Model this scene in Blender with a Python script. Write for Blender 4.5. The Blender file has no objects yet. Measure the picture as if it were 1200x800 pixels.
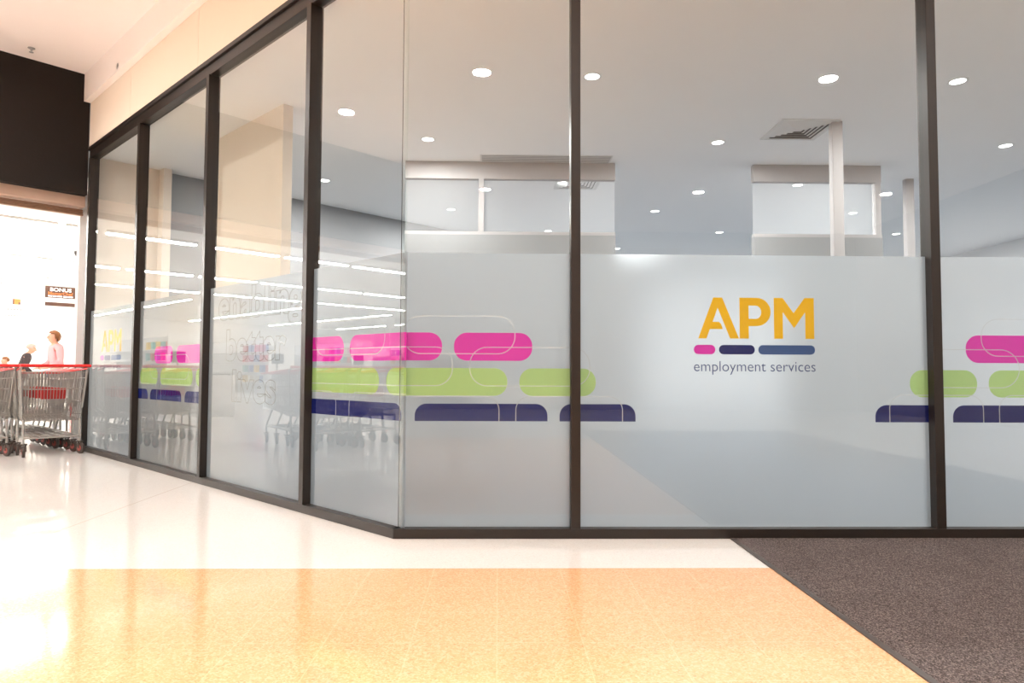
import bpy, bmesh, math, random
from mathutils import Vector, Matrix
from mathutils.geometry import tessellate_polygon
random.seed(4)
sc = bpy.context.scene
COL = sc.collection
PI = math.pi

# ------------------------------------------------------------------ camera
F, PITCH, ROLL, YAW, CAMH = 792.957, .0439, -.0043, -.02, .945
cd = bpy.data.cameras.new('camera'); cam = bpy.data.objects.new('camera', cd); COL.objects.link(cam)
cd.sensor_width = 36; cd.lens = F / 1200 * 36; cd.clip_start = .05; cd.clip_end = 200
cam.matrix_world = (Matrix.Translation((0, 0, CAMH)) @ Matrix.Rotation(YAW, 4, 'Z') @
                    Matrix.Rotation(PI / 2 + PITCH, 4, 'X') @ Matrix.Rotation(-ROLL, 4, 'Z'))
sc.camera = cam

# frame of the angled shop front: corner C, d runs along the glass away from the corner, n points into the office
CX, CY, W = -.5856, 3.8615, .7974
C = Vector((CX, CY, 0))
d = Vector((-math.sin(W), math.cos(W), 0)); n = Vector((math.cos(W), math.sin(W), 0))
ROT = math.atan2(-d.y, -d.x)                       # local x = -d, local y = n
def TN(t, q, z=0): return C + d * t + n * q + Vector((0, 0, z))

# ------------------------------------------------------------------ materials
def lin(c):
    return tuple((v / 12.92 if v <= .04045 else ((v + .055) / 1.055) ** 2.4) for v in (x / 255 for x in c))
def rgba(c): return (*c, 1)
def newmat(name):
    m = bpy.data.materials.new(name); m.use_nodes = True
    nt = m.node_tree; nt.nodes.clear()
    out = nt.nodes.new('ShaderNodeOutputMaterial')
    return m, nt, out
def pmat(name, col, rough=.5, metal=0, spec=.5, var=.06, scale=6, bump=0, bscale=60, coat=0, emit=None):
    """principled surface whose colour wanders a little with a noise"""
    m, nt, out = newmat(name)
    b = nt.nodes.new('ShaderNodeBsdfPrincipled')
    tc = nt.nodes.new('ShaderNodeTexCoord'); nz = nt.nodes.new('ShaderNodeTexNoise')
    nz.inputs['Scale'].default_value = scale; nz.inputs['Detail'].default_value = 3
    nt.links.new(tc.outputs['Object'], nz.inputs['Vector'])
    mx = nt.nodes.new('ShaderNodeMix'); mx.data_type = 'RGBA'
    mx.inputs['A'].default_value = rgba(tuple(v * (1 - var) for v in col)); mx.inputs['B'].default_value = rgba(tuple(min(1, v * (1 + var)) for v in col))
    nt.links.new(nz.outputs['Fac'], mx.inputs['Factor']); nt.links.new(mx.outputs['Result'], b.inputs['Base Color'])
    b.inputs['Roughness'].default_value = rough; b.inputs['Metallic'].default_value = metal
    b.inputs['Specular IOR Level'].default_value = spec; b.inputs['Coat Weight'].default_value = coat
    if bump:
        n2 = nt.nodes.new('ShaderNodeTexNoise'); n2.inputs['Scale'].default_value = bscale
        nt.links.new(tc.outputs['Object'], n2.inputs['Vector'])
        bp = nt.nodes.new('ShaderNodeBump'); bp.inputs['Strength'].default_value = bump; bp.inputs['Distance'].default_value = .01
        nt.links.new(n2.outputs['Fac'], bp.inputs['Height']); nt.links.new(bp.outputs['Normal'], b.inputs['Normal'])
    if emit:
        b.inputs['Emission Color'].default_value = rgba(emit[0]); b.inputs['Emission Strength'].default_value = emit[1]
    nt.links.new(b.outputs['BSDF'], out.inputs['Surface'])
    return m

def terrazzo(name, base, chip, dark, tile=None, rough=.12, off=(0, 0)):
    m, nt, out = newmat(name); L = nt.links.new
    b = nt.nodes.new('ShaderNodeBsdfPrincipled'); tc = nt.nodes.new('ShaderNodeTexCoord')
    v = nt.nodes.new('ShaderNodeTexVoronoi'); v.inputs['Scale'].default_value = 170
    L(tc.outputs['Object'], v.inputs['Vector'])
    cr = nt.nodes.new('ShaderNodeValToRGB'); e = cr.color_ramp.elements
    e[0].position = .0; e[0].color = rgba(dark); e[1].position = .75; e[1].color = rgba(chip)
    k = e.new(.12); k.color = rgba(base); k = e.new(.6); k.color = rgba(base)
    sp = nt.nodes.new('ShaderNodeSeparateColor'); L(v.outputs['Color'], sp.inputs['Color']); L(sp.outputs['Red'], cr.inputs['Fac'])
    col = cr.outputs['Color']
    if tile:
        bt = nt.nodes.new('ShaderNodeTexBrick'); bt.offset = 0; bt.squash = 1
        mp = nt.nodes.new('ShaderNodeMapping'); mp.inputs['Location'].default_value = (off[0], off[1], 0)
        L(tc.outputs['Object'], mp.inputs['Vector']); L(mp.outputs['Vector'], bt.inputs['Vector'])
        bt.inputs['Scale'].default_value = 1; bt.inputs['Brick Width'].default_value = tile[0]; bt.inputs['Row Height'].default_value = tile[1]
        bt.inputs['Mortar Size'].default_value = tile[2]; bt.inputs['Mortar Smooth'].default_value = .2
        mx = nt.nodes.new('ShaderNodeMix'); mx.data_type = 'RGBA'
        mu = nt.nodes.new('ShaderNodeMath'); mu.operation = 'MULTIPLY'; mu.inputs[1].default_value = tile[4]
        L(bt.outputs['Fac'], mu.inputs[0]); L(mu.outputs[0], mx.inputs['Factor']); L(col, mx.inputs['A']); mx.inputs['B'].default_value = rgba(tile[3])
        col = mx.outputs['Result']
    L(col, b.inputs['Base Color']); b.inputs['Roughness'].default_value = rough
    b.inputs['Specular IOR Level'].default_value = .55
    L(b.outputs['BSDF'], out.inputs['Surface'])
    return m

def glassmat():
    m, nt, out = newmat('clear_glass'); L = nt.links.new
    fr = nt.nodes.new('ShaderNodeFresnel'); fr.inputs['IOR'].default_value = 1.95
    ge = nt.nodes.new('ShaderNodeNewGeometry')
    inv = nt.nodes.new('ShaderNodeMath'); inv.operation = 'SUBTRACT'; inv.inputs[0].default_value = 1; L(ge.outputs['Backfacing'], inv.inputs[1])
    mu = nt.nodes.new('ShaderNodeMath'); mu.operation = 'MULTIPLY'; L(fr.outputs[0], mu.inputs[0]); L(inv.outputs[0], mu.inputs[1])
    tr = nt.nodes.new('ShaderNodeBsdfTransparent'); tr.inputs['Color'].default_value = (.965, .985, .975, 1)
    gl = nt.nodes.new('ShaderNodeBsdfGlossy'); gl.inputs['Roughness'].default_value = .0
    mx = nt.nodes.new('ShaderNodeMixShader'); L(mu.outputs[0], mx.inputs[0]); L(tr.outputs[0], mx.inputs[1]); L(gl.outputs[0], mx.inputs[2])
    L(mx.outputs[0], out.inputs['Surface'])
    return m

def filmmat(name, col, scatter, rough=.5, dif=.5):
    """frosted vinyl: blurred see-through plus a milky body lit from both sides"""
    m, nt, out = newmat(name); L = nt.links.new
    re = nt.nodes.new('ShaderNodeBsdfRefraction'); re.inputs['IOR'].default_value = 1.25; re.inputs['Roughness'].default_value = rough
    re.inputs['Color'].default_value = rgba(col)
    di = nt.nodes.new('ShaderNodeBsdfDiffuse'); tl = nt.nodes.new('ShaderNodeBsdfTranslucent')
    tc = nt.nodes.new('ShaderNodeTexCoord'); nz = nt.nodes.new('ShaderNodeTexNoise'); nz.inputs['Scale'].default_value = 400
    L(tc.outputs['Object'], nz.inputs['Vector'])
    mc = nt.nodes.new('ShaderNodeMix'); mc.data_type = 'RGBA'
    mc.inputs['A'].default_value = rgba(tuple(v * .97 for v in col)); mc.inputs['B'].default_value = rgba(col); L(nz.outputs['Fac'], mc.inputs['Factor'])
    for s in (di, tl): L(mc.outputs['Result'], s.inputs['Color'])
    m1 = nt.nodes.new('ShaderNodeMixShader'); m1.inputs[0].default_value = 1 - dif; L(di.outputs[0], m1.inputs[1]); L(tl.outputs[0], m1.inputs[2])
    m2 = nt.nodes.new('ShaderNodeMixShader'); m2.inputs[0].default_value = scatter; L(re.outputs[0], m2.inputs[1]); L(m1.outputs[0], m2.inputs[2])
    L(m2.outputs[0], out.inputs['Surface'])
    return m

def vinyl(name, col, trans=.35, clear=0.0):
    m, nt, out = newmat(name); L = nt.links.new
    di = nt.nodes.new('ShaderNodeBsdfDiffuse'); tl = nt.nodes.new('ShaderNodeBsdfTranslucent')
    tc = nt.nodes.new('ShaderNodeTexCoord'); nz = nt.nodes.new('ShaderNodeTexNoise'); nz.inputs['Scale'].default_value = 9
    L(tc.outputs['Object'], nz.inputs['Vector'])
    mc = nt.nodes.new('ShaderNodeMix'); mc.data_type = 'RGBA'
    mc.inputs['A'].default_value = rgba(tuple(v * .95 for v in col)); mc.inputs['B'].default_value = rgba(col); L(nz.outputs['Fac'], mc.inputs['Factor'])
    for s in (di, tl): L(mc.outputs['Result'], s.inputs['Color'])
    m1 = nt.nodes.new('ShaderNodeMixShader'); m1.inputs[0].default_value = trans; L(di.outputs[0], m1.inputs[1]); L(tl.outputs[0], m1.inputs[2])
    last = m1
    if clear:
        tr = nt.nodes.new('ShaderNodeBsdfTransparent'); m2 = nt.nodes.new('ShaderNodeMixShader'); m2.inputs[0].default_value = clear
        L(m1.outputs[0], m2.inputs[1]); L(tr.outputs[0], m2.inputs[2]); last = m2
    L(last.outputs[0], out.inputs['Surface'])
    return m

def emat(name, col, s):
    m, nt, out = newmat(name)
    e = nt.nodes.new('ShaderNodeEmission'); e.inputs['Color'].default_value = rgba(col); e.inputs['Strength'].default_value = s
    nt.links.new(e.outputs[0], out.inputs['Surface'])
    return m

M = {}
M['frame'] = pmat('dark_bronze_aluminium', lin((40, 32, 27)), .4, .2, .5, .08, 20)
M['glass'] = glassmat()
M['film'] = filmmat('frosted_film', (.61, .63, .655), .52, .46, .12)
M['pink'] = vinyl('pink_vinyl', lin((226, 54, 178)), .35)
M['green'] = vinyl('green_vinyl', lin((184, 216, 128)), .45, .1)
M['navy'] = vinyl('navy_vinyl', lin((16, 28, 98)), .15)
M['blue'] = vinyl('steel_blue_vinyl', lin((60, 90, 142)), .3)
M['orange'] = vinyl('amber_vinyl', lin((246, 190, 24)), .35)
M['pale'] = vinyl('pale_line_vinyl', (.97, .97, .98), .3, .42)
M['outline'] = vinyl('grey_outline_vinyl', lin((176, 172, 164)), .45, .3)
M['navytext'] = vinyl('navy_text_vinyl', lin((78, 84, 122)), .3)
M['mallceil'] = pmat('mall_ceiling_paint', lin((247, 240, 236)), .85, 0, .2, .02, 2)
M['fascia'] = pmat('cream_fascia_panel', lin((238, 223, 205)), .6, 0, .3, .02, 3)
M['black'] = pmat('black_bulkhead_paint', lin((30, 24, 20)), .75, 0, .25, .1, 14, .15, 40)
M['brownband'] = pmat('shutter_housing_paint', lin((205, 178, 160)), .55, 0, .4, .04)
M['brownbar'] = pmat('shutter_bar', lin((150, 118, 96)), .4, .3, .5, .05)
M['white'] = pmat('white_wall_paint', (.82, .82, .81), .8, 0, .3, .02, 2)
M['shopwhite'] = pmat('shop_wall_paint', (.86, .84, .80), .8, 0, .3, .02, 2)
M['offwall'] = pmat('office_wall_paint', (.80, .80, .81), .85, 0, .3, .02, 2)
M['duskwall'] = pmat('grey_partition_paint', (.28, .28, .285), .85, 0, .3, .02, 2)
M['greywall'] = pmat('grey_wall_paint', (.33, .33, .34), .85, 0, .3, .02, 2)
M['offceil'] = pmat('office_ceiling_paint', (.94, .93, .93), .9, 0, .2, .02, 2)
M['beige'] = pmat('beige_partition', lin((232, 219, 206)), .8, 0, .3, .03, 2)
M['offcarpet'] = pmat('office_carpet', (.08, .098, .122), .95, 0, .1, .25, 60, .3, 300)
M['mallwall'] = pmat('mall_wall_paint', (.40, .37, .34), .8, 0, .3, .05, 2)
M['floor'] = terrazzo('cream_terrazzo', (.80, .775, .735), (.84, .82, .78), (.72, .69, .64), (6.0, 40, .006, (.60, .50, .40), .6), .10, (2.57 + 6, 20))
M['orangefloor'] = terrazzo('honey_terrazzo', (.80, .445, .225), (.86, .54, .32), (.67, .33, .15), (.3, .3, .0025, (.93, .66, .42), .35), .10)
M['mat'] = None
M['rubber'] = pmat('black_rubber', (.03, .028, .027), .7, 0, .3, .2)
M['edge'] = pmat('grey_edge_strip', lin((84, 76, 72)), .45, .3, .4, .1)
M['steel'] = pmat('zinc_wire', (.40, .385, .36), .35, .8, .5, .08, 30)
M['red'] = pmat('red_plastic', lin((222, 38, 36)), .35, 0, .5, .08)
M['darkred'] = pmat('dark_red_plastic', lin((176, 42, 40)), .4, 0, .5, .1)
M['wheel'] = pmat('grey_rubber_tyre', lin((70, 60, 54)), .6, 0, .4, .1)
M['hub'] = pmat('pink_red_hub', lin((150, 68, 60)), .45, 0, .5, .1)
M['tube'] = emat('fluorescent_tube', (1, .97, .94), 118)
M['fixture'] = pmat('white_fixture', (.85, .85, .84), .5, 0, .4, .02)
M['lens'] = emat('downlight_lens', (1, .98, .96), 9)
M['warmlens'] = emat('warm_downlight_lens', (1, .93, .84), 22)
M['vent'] = pmat('white_vent_blade', (.7, .7, .7), .5, 0, .4, .03)
M['ventdark'] = pmat('vent_recess', (.03, .03, .035), .8, 0, .2, .1)
M['signbrown'] = pmat('brown_sign_board', lin((92, 60, 44)), .5, 0, .4, .08)
M['signorange'] = pmat('orange_sign_ink', lin((236, 130, 62)), .5, 0, .4, .05)
M['signwhite'] = pmat('white_sign_ink', (.9, .9, .88), .5, 0, .4, .02)
M['grey'] = pmat('mid_grey_plastic', (.3, .3, .3), .5, 0, .4, .08)
M['darkgrey'] = pmat('charcoal_fabric', (.035, .037, .042), .9, 0, .2, .2, 60)
M['skin'] = pmat('skin', lin((205, 146, 120)), .55, 0, .4, .05)
M['pinktop'] = pmat('pale_pink_cloth', lin((222, 156, 158)), .85, 0, .2, .06, 20)
M['greyjacket'] = pmat('dark_grey_cloth', lin((62, 52, 52)), .9, 0, .2, .12, 20)
M['jeans'] = pmat('denim', lin((70, 78, 104)), .9, 0, .2, .12, 30)
M['brownhair'] = pmat('brown_hair', lin((120, 72, 34)), .6, 0, .4, .25, 60)
M['greyhair'] = pmat('white_hair', lin((168, 150, 138)), .7, 0, .3, .1, 60)
M['shoe'] = pmat('dark_shoe', (.04, .035, .03), .6, 0, .4, .1)
M['eye'] = pmat('dark_eye', (.03, .02, .02), .3, 0, .5, .05)
M['lips'] = pmat('lips', lin((190, 110, 100)), .5, 0, .4, .05)
M['wood'] = pmat('pale_desk_laminate', lin((196, 178, 156)), .45, 0, .4, .08, 8)

def carpet_mat():
    m, nt, out = newmat('brown_grey_loop_carpet'); L = nt.links.new
    b = nt.nodes.new('ShaderNodeBsdfPrincipled'); tc = nt.nodes.new('ShaderNodeTexCoord')
    v = nt.nodes.new('ShaderNodeTexVoronoi'); v.inputs['Scale'].default_value = 240; L(tc.outputs['Object'], v.inputs['Vector'])
    sp = nt.nodes.new('ShaderNodeSeparateColor'); L(v.outputs['Color'], sp.inputs['Color'])
    cr = nt.nodes.new('ShaderNodeValToRGB'); e = cr.color_ramp.elements
    e[0].color = rgba(lin((62, 54, 52))); e[1].color = rgba(lin((136, 124, 120))); k = e.new(.5); k.color = rgba(lin((91, 82, 80)))
    L(sp.outputs['Green'], cr.inputs['Fac'])
    nz = nt.nodes.new('ShaderNodeTexNoise'); nz.inputs['Scale'].default_value = 3.5; nz.inputs['Detail'].default_value = 4; L(tc.outputs['Object'], nz.inputs['Vector'])
    mp = nt.nodes.new('ShaderNodeMapRange'); mp.inputs['To Min'].default_value = .8; mp.inputs['To Max'].default_value = 1.18; L(nz.outputs['Fac'], mp.inputs['Value'])
    mx = nt.nodes.new('ShaderNodeMix'); mx.data_type = 'RGBA'; mx.blend_type = 'MULTIPLY'; mx.inputs['Factor'].default_value = 1
    L(cr.outputs['Color'], mx.inputs['A']); L(mp.outputs['Result'], mx.inputs['B'])
    L(mx.outputs['Result'], b.inputs['Base Color']); b.inputs['Roughness'].default_value = .95; b.inputs['Specular IOR Level'].default_value = .15
    bp = nt.nodes.new('ShaderNodeBump'); bp.inputs['Strength'].default_value = .6; bp.inputs['Distance'].default_value = .006
    L(v.outputs['Distance'], bp.inputs['Height']); L(bp.outputs['Normal'], b.inputs['Normal'])
    L(b.outputs['BSDF'], out.inputs['Surface'])
    return m
M['mat'] = carpet_mat()

# ------------------------------------------------------------------ object helpers
def tag(o, label=None, cat=None, group=None, kind=None):
    if label: o['label'] = label
    if cat: o['category'] = cat
    if group: o['group'] = group
    if kind: o['kind'] = kind
    return o
def empty(name, loc=(0, 0, 0), rz=0):
    o = bpy.data.objects.new(name, None); COL.objects.link(o); o.location = loc; o.rotation_euler = (0, 0, rz)
    o.empty_display_size = .1
    return o
def obj(name, bm, m, parent=None, smooth=False, label=None):
    me = bpy.data.meshes.new(name)
    bmesh.ops.recalc_face_normals(bm, faces=bm.faces)
    bm.to_mesh(me); bm.free()
    if m is not None: me.materials.append(m)
    if smooth:
        for p in me.polygons: p.use_smooth = True
        try: me.set_sharp_from_angle(angle=math.radians(40))
        except Exception: pass
    o = bpy.data.objects.new(name, me); COL.objects.link(o)
    if parent: o.parent = parent
    if label: o['label'] = label
    return o
def flat(name, verts, faces, m, parent=None, label=None):
    me = bpy.data.meshes.new(name); me.from_pydata(verts, [], faces); me.materials.append(m); me.update()
    o = bpy.data.objects.new(name, me); COL.objects.link(o)
    if parent: o.parent = parent
    if label: o['label'] = label
    return o
def copy_tree(o, parent=None):
    c = o.copy(); COL.objects.link(c)
    if parent: c.parent = parent
    for ch in list(o.children): copy_tree(ch, c)
    return c
def box(bm, x0, x1, y0, y1, z0, z1, bev=0):
    r = bmesh.ops.create_cube(bm, size=1)
    v = r['verts']
    for q in v: q.co = Vector(((x0 + x1) / 2 + q.co.x * (x1 - x0), (y0 + y1) / 2 + q.co.y * (y1 - y0), (z0 + z1) / 2 + q.co.z * (z1 - z0)))
    if bev:
        es = list({e for q in v for e in q.link_edges})
        bmesh.ops.bevel(bm, geom=es, offset=bev, segments=2, affect='EDGES', profile=.5)
def B(*boxes, bev=0):
    bm = bmesh.new()
    for b in boxes: box(bm, *b, bev=bev)
    return bm
def bar(bm, a, b, r, seg=6, r2=None):
    a = Vector(a); b = Vector(b); ax = b - a; L = ax.length
    if L < 1e-6: return
    res = bmesh.ops.create_cone(bm, cap_ends=True, segments=seg, radius1=r, radius2=r if r2 is None else r2, depth=L)
    q = Vector((0, 0, 1)).rotation_difference(ax.normalized()).to_matrix().to_4x4()
    bmesh.ops.transform(bm, matrix=Matrix.Translation((a + b) / 2) @ q, verts=res['verts'])
def path(bm, pts, r, seg=8, closed=False):
    for i in range(len(pts) - (0 if closed else 1)): bar(bm, pts[i], pts[(i + 1) % len(pts)], r, seg)
    for p in pts:
        s = bmesh.ops.create_uvsphere(bm, u_segments=seg, v_segments=max(4, seg // 2), radius=r)
        bmesh.ops.translate(bm, vec=Vector(p), verts=s['verts'])
def lathe(bm, prof, seg=24, mat=Matrix()):
    rings = []
    for r, z in prof:
        rings.append([bm.verts.new(mat @ Vector((r * math.cos(2 * PI * i / seg), r * math.sin(2 * PI * i / seg), z))) for i in range(seg)])
    for a, b in zip(rings, rings[1:]):
        for i in range(seg):
            bm.faces.new((a[i], a[(i + 1) % seg], b[(i + 1) % seg], b[i]))
    for ring in (rings[0], rings[-1]):
        try: bm.faces.new(ring)
        except Exception: pass
def prism_poly(bm, pts, z0, z1):
    lo = [bm.verts.new((p[0], p[1], z0)) for p in pts]; hi = [bm.verts.new((p[0], p[1], z1)) for p in pts]
    bm.faces.new(lo); bm.faces.new(hi)
    for i in range(len(pts)):
        j = (i + 1) % len(pts); bm.faces.new((lo[i], lo[j], hi[j], hi[i]))
def structure(name, bm, m, label, cat, loc=(0, 0, 0), rz=0):
    o = obj(name, bm, m); o.location = loc; o.rotation_euler = (0, 0, rz)
    return tag(o, label, cat, kind='structure')

# ------------------------------------------------------------------ the mall, floor and ceiling
MALL_Z = 4.46; SHOP_Z = 3.3; OFF_Z = 3.5
A0 = TN(6.03, 0); FARL = TN(6.03, -15)
mall_poly = [(9, -9), (9, 4.1), (4.9, 4.1), (CX + .02, CY + .06)] + [tuple(TN(6.1, .06).xy)] + [tuple(TN(6.1, -15).xy)] + [(-18, -9)]
bm = bmesh.new(); prism_poly(bm, [(12, -9.2), (12, 4), (6.4, 10), tuple(TN(31, 12).xy), tuple(TN(31, -24).xy), tuple(TN(6, -24).xy), (-18.5, -9.2)], -.2, 0)
structure('floor', bm, M['floor'], 'polished cream terrazzo floor of the mall and supermarket', 'floor')
bm = bmesh.new(); prism_poly(bm, [(1.318, 3.29), (1.318, -1.8), (-13.5, -1.8), (-5.86, 3.29)], 0, .0012)
structure('floor_border', bm, M['orangefloor'], 'honey orange terrazzo band in front of the white strip', 'floor')
bm = bmesh.new(); prism_poly(bm, mall_poly, MALL_Z, MALL_Z + .15)
structure('ceiling', bm, M['mallceil'], 'warm white plaster ceiling of the mall', 'ceiling')
structure('wall_back', B((-18, 9, -9.2, -9, 0, MALL_Z)), M['mallwall'], 'plain beige mall wall facing the glazed shopfront', 'wall')
structure('wall_right', B((9, 9.2, -9, 4.1, 0, MALL_Z)), M['mallwall'], 'plain beige mall wall at the far right end', 'wall')
structure('wall_front', B((4.72, 9, 3.86, 4.06, 0, MALL_Z)), M['fascia'], 'cream wall continuing beyond the right end of glazing', 'wall')

# entrance carpet
mt = empty('entrance_mat', (2.6, 1.2, 0)); tag(mt, 'brown grey loop carpet mat laid before the logo window', 'mat')
bm = bmesh.new(); prism_poly(bm, [(1.345 - 2.6, -4.2), (4.6 - 2.6, -4.2), (4.6 - 2.6, 2.655), (1.345 - 2.6, 2.655)], 0, .006)
obj('carpet', bm, M['mat'], mt)
obj('edge_strip', B((1.318 - 2.6, 1.345 - 2.6, -4.2, 2.655, 0, .007), bev=.002), M['edge'], mt, label='dark grey edging strip along the terrazzo')

# ------------------------------------------------------------------ shop front framing (local frame: x = -t on the angled run, y into the office)
def fr(name, boxes, m, label, run, cat='window frame', bev=.002):
    return structure(name, B(*boxes, bev=bev), m, label, cat, C, ROT if run == 'L' else 0)
RAIL = .055; GT = 3.458
LM = [(.99, 1.045), (2.64, 2.695), (4.31, 4.365), (5.965, 6.03)]
FM = [(.415, .470), (2.515, 2.570), (4.665, 4.72)]
lbl = ['between the purple-block pane and the outlined slogan pane', 'between the outlined slogan pane and a narrow block pane', 'between the narrow block pane and small logo pane', 'beside the trolleys at the far end of glazing']
for i, (a, b) in enumerate(LM):
    fr('trim_%d' % (i + 1), [(-b, -a, 0, .1, RAIL, GT + .005)], M['frame'], 'dark bronze mullion ' + lbl[i], 'L')
lbl = ['between the corner pane and the large logo pane', 'right of the large orange logo pane', 'at the far right end of the glazing']
for i, (a, b) in enumerate(FM):
    fr('trim_%d' % (i + 5), [(a - CX, b - CX, 0, .1, RAIL, GT + .005)], M['frame'], 'dark bronze mullion ' + lbl[i], 'F')
LFR = 4.72 - CX
fr('trim_8', [(-6.03, .0, 0, .1, 0, RAIL)], M['frame'], 'dark bronze bottom rail along the angled glazing', 'L')
fr('trim_9', [(.0, LFR, 0, .1, 0, RAIL)], M['frame'], 'dark bronze bottom rail under the straight glazing', 'F')
fr('trim_10', [(-6.03, .0, 0.008, .1, GT, 3.545), (-6.03, .0, -.012, .1, 3.549, 3.587)], M['frame'], 'dark bronze stepped head rail over the angled glazing', 'L')
fr('trim_11', [(.0, LFR, 0.008, .1, GT, 3.545), (.0, LFR, -.012, .1, 3.549, 3.587)], M['frame'], 'dark bronze stepped head rail over the straight glazing', 'F')
# corner silicone joint
bm = bmesh.new(); bar(bm, (CX + .0205, CY + .046, RAIL), (CX + .0205, CY + .046, GT), .0022, 8)
structure('trim_12', bm, M['rubber'], 'thin dark silicone joint where the two glass runs meet', 'joint')
# fascia panels and soffit
gap = .004
seg = [(-6.03, -4.62), (-4.62 + gap, -2.89), (-2.89 + gap, -1.15), (-1.15 + gap, .0)]
structure('wall_left', B(*[(a, b, .002, .05, 3.588, 4.30) for a, b in seg]), M['fascia'], 'cream fascia panels above the angled glazing', 'wall', C, ROT)
structure('wall_fascia', B(*[(a, b, .002, .05, 3.588, MALL_Z) for a, b in ((0.0, 1.8), (1.8 + gap, 3.6), (3.6 + gap, LFR))]), M['fascia'], 'cream fascia panels above the straight glazing', 'wall', C, 0)
structure('ceiling_soffit', B((-6.03, -2.86, -.07, .001, 4.13, MALL_Z), (-2.856, .0, -.07, .001, 4.13, MALL_Z)), M['mallceil'], 'dropped plaster soffit running above the fascia panels', 'soffit', C, ROT)

# ------------------------------------------------------------------ glazed panels with film and printed graphics
FY = .0585; DY = .057; DY2 = .0562          # film and graphics lie on the inner face of the 10 mm glass (0.045..0.055)
def rrect_pts(x0, x1, z0, z1, r, corners=(1, 1, 1, 1), k=10):
    """outline, order bl br tr tl; corners says which of them are round"""
    r = min(r, (x1 - x0) / 2, (z1 - z0) / 2) if corners == (1, 1, 1, 1) else r
    P = []
    for (cx, cz, a0, c, px, pz) in ((x0 + r, z0 + r, PI, corners[0], x0, z0), (x1 - r, z0 + r, 1.5 * PI, corners[1], x1, z0),
                                    (x1 - r, z1 - r, 0, corners[2], x1, z1), (x0 + r, z1 - r, .5 * PI, corners[3], x0, z1)):
        if c:
            for i in range(k + 1):
                a = a0 + .5 * PI * i / k; P.append((cx + r * math.cos(a), cz + r * math.sin(a)))
        else: P.append((px, pz))
    return P
def clip(P, lo, hi):
    for s, lim in ((1, lo), (-1, hi)):
        Q = []
        for i in range(len(P)):
            a, b = P[i], P[(i + 1) % len(P)]
            ia, ib = s * a[0] >= s * lim, s * b[0] >= s * lim
            if ia: Q.append(a)
            if ia != ib:
                f = (lim - a[0]) / (b[0] - a[0]); Q.append((lim, a[1] + f * (b[1] - a[1])))
        P = Q
        if not P: return P
    return P
def shape_mesh(bm, loops, y):
    """filled flat outline with holes in the x-z plane at depth y"""
    vs = [[Vector((p[0], p[1], 0)) for p in l] for l in loops]
    tri = tessellate_polygon(vs); al = [v for l in vs for v in l]
    bv = [bm.verts.new((v.x, y, v.y)) for v in al]
    for t in tri:
        try: bm.faces.new([bv[i] for i in t])
        except Exception: pass
def ribbon(bm, P, w, y, closed=True, lo=-1e9, hi=1e9):
    """thin line along a path, cut to the pane"""
    N = len(P)
    for i in range(N if closed else N - 1):
        a, b = P[i], P[(i + 1) % N]
        mx = (a[0] + b[0]) / 2
        if mx < lo - .6 or mx > hi + .6: continue
        if max(a[1], b[1]) < .660: continue
        a = (a[0], max(a[1], .657)); b = (b[0], max(b[1], .657))
        dx, dz = b[0] - a[0], b[1] - a[1]; L = math.hypot(dx, dz)
        if L < 1e-5: continue
        nx, nz = -dz / L * w / 2, dx / L * w / 2
        q = clip([(a[0] + nx, a[1] + nz), (b[0] + nx, b[1] + nz), (b[0] - nx, b[1] - nz), (a[0] - nx, a[1] - nz)], lo, hi)
        if len(q) >= 3: bm.faces.new([bm.verts.new((p[0], y, p[1])) for p in q])
def text_mesh(body, x0, x1, zbase, ht=None, bold=0, outline=0, ref=None):
    """text in the x-z plane fitted between x0 and x1 on a base line; returns a mesh with y = 0"""
    cu = bpy.data.curves.new('lettering', 'FONT'); cu.body = body; cu.size = 1; cu.offset = bold; cu.resolution_u = 6
    if outline: cu.fill_mode = 'NONE'; cu.bevel_depth = outline; cu.bevel_resolution = 0
    o = bpy.data.objects.new('lettering', cu); COL.objects.link(o)
    dg = bpy.context.evaluated_depsgraph_get(); dg.update()
    me = bpy.data.meshes.new_from_object(o.evaluated_get(dg), depsgraph=dg)
    bpy.data.objects.remove(o); bpy.data.curves.remove(cu)
    xs = [v.co.x for v in me.vertices]; a, b = min(xs), max(xs)
    sx = (x1 - x0) / (b - a); sz = (ht if ht else sx)
    for v in me.vertices:
        x, z, yy = v.co.x, v.co.y, v.co.z
        v.co = Vector((x0 + (x - a) * sx, yy * .02, zbase + z * sz))
    return me
def mesh_obj(name, me, m, parent, y=0, xoff=0, label=None):
    for v in me.vertices: v.co.y += y; v.co.x += xoff
    me.materials.clear(); me.materials.append(m); me.name = name
    o = bpy.data.objects.new(name, me); COL.objects.link(o); o.parent = parent
    if label: o['label'] = label
    return o

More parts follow.
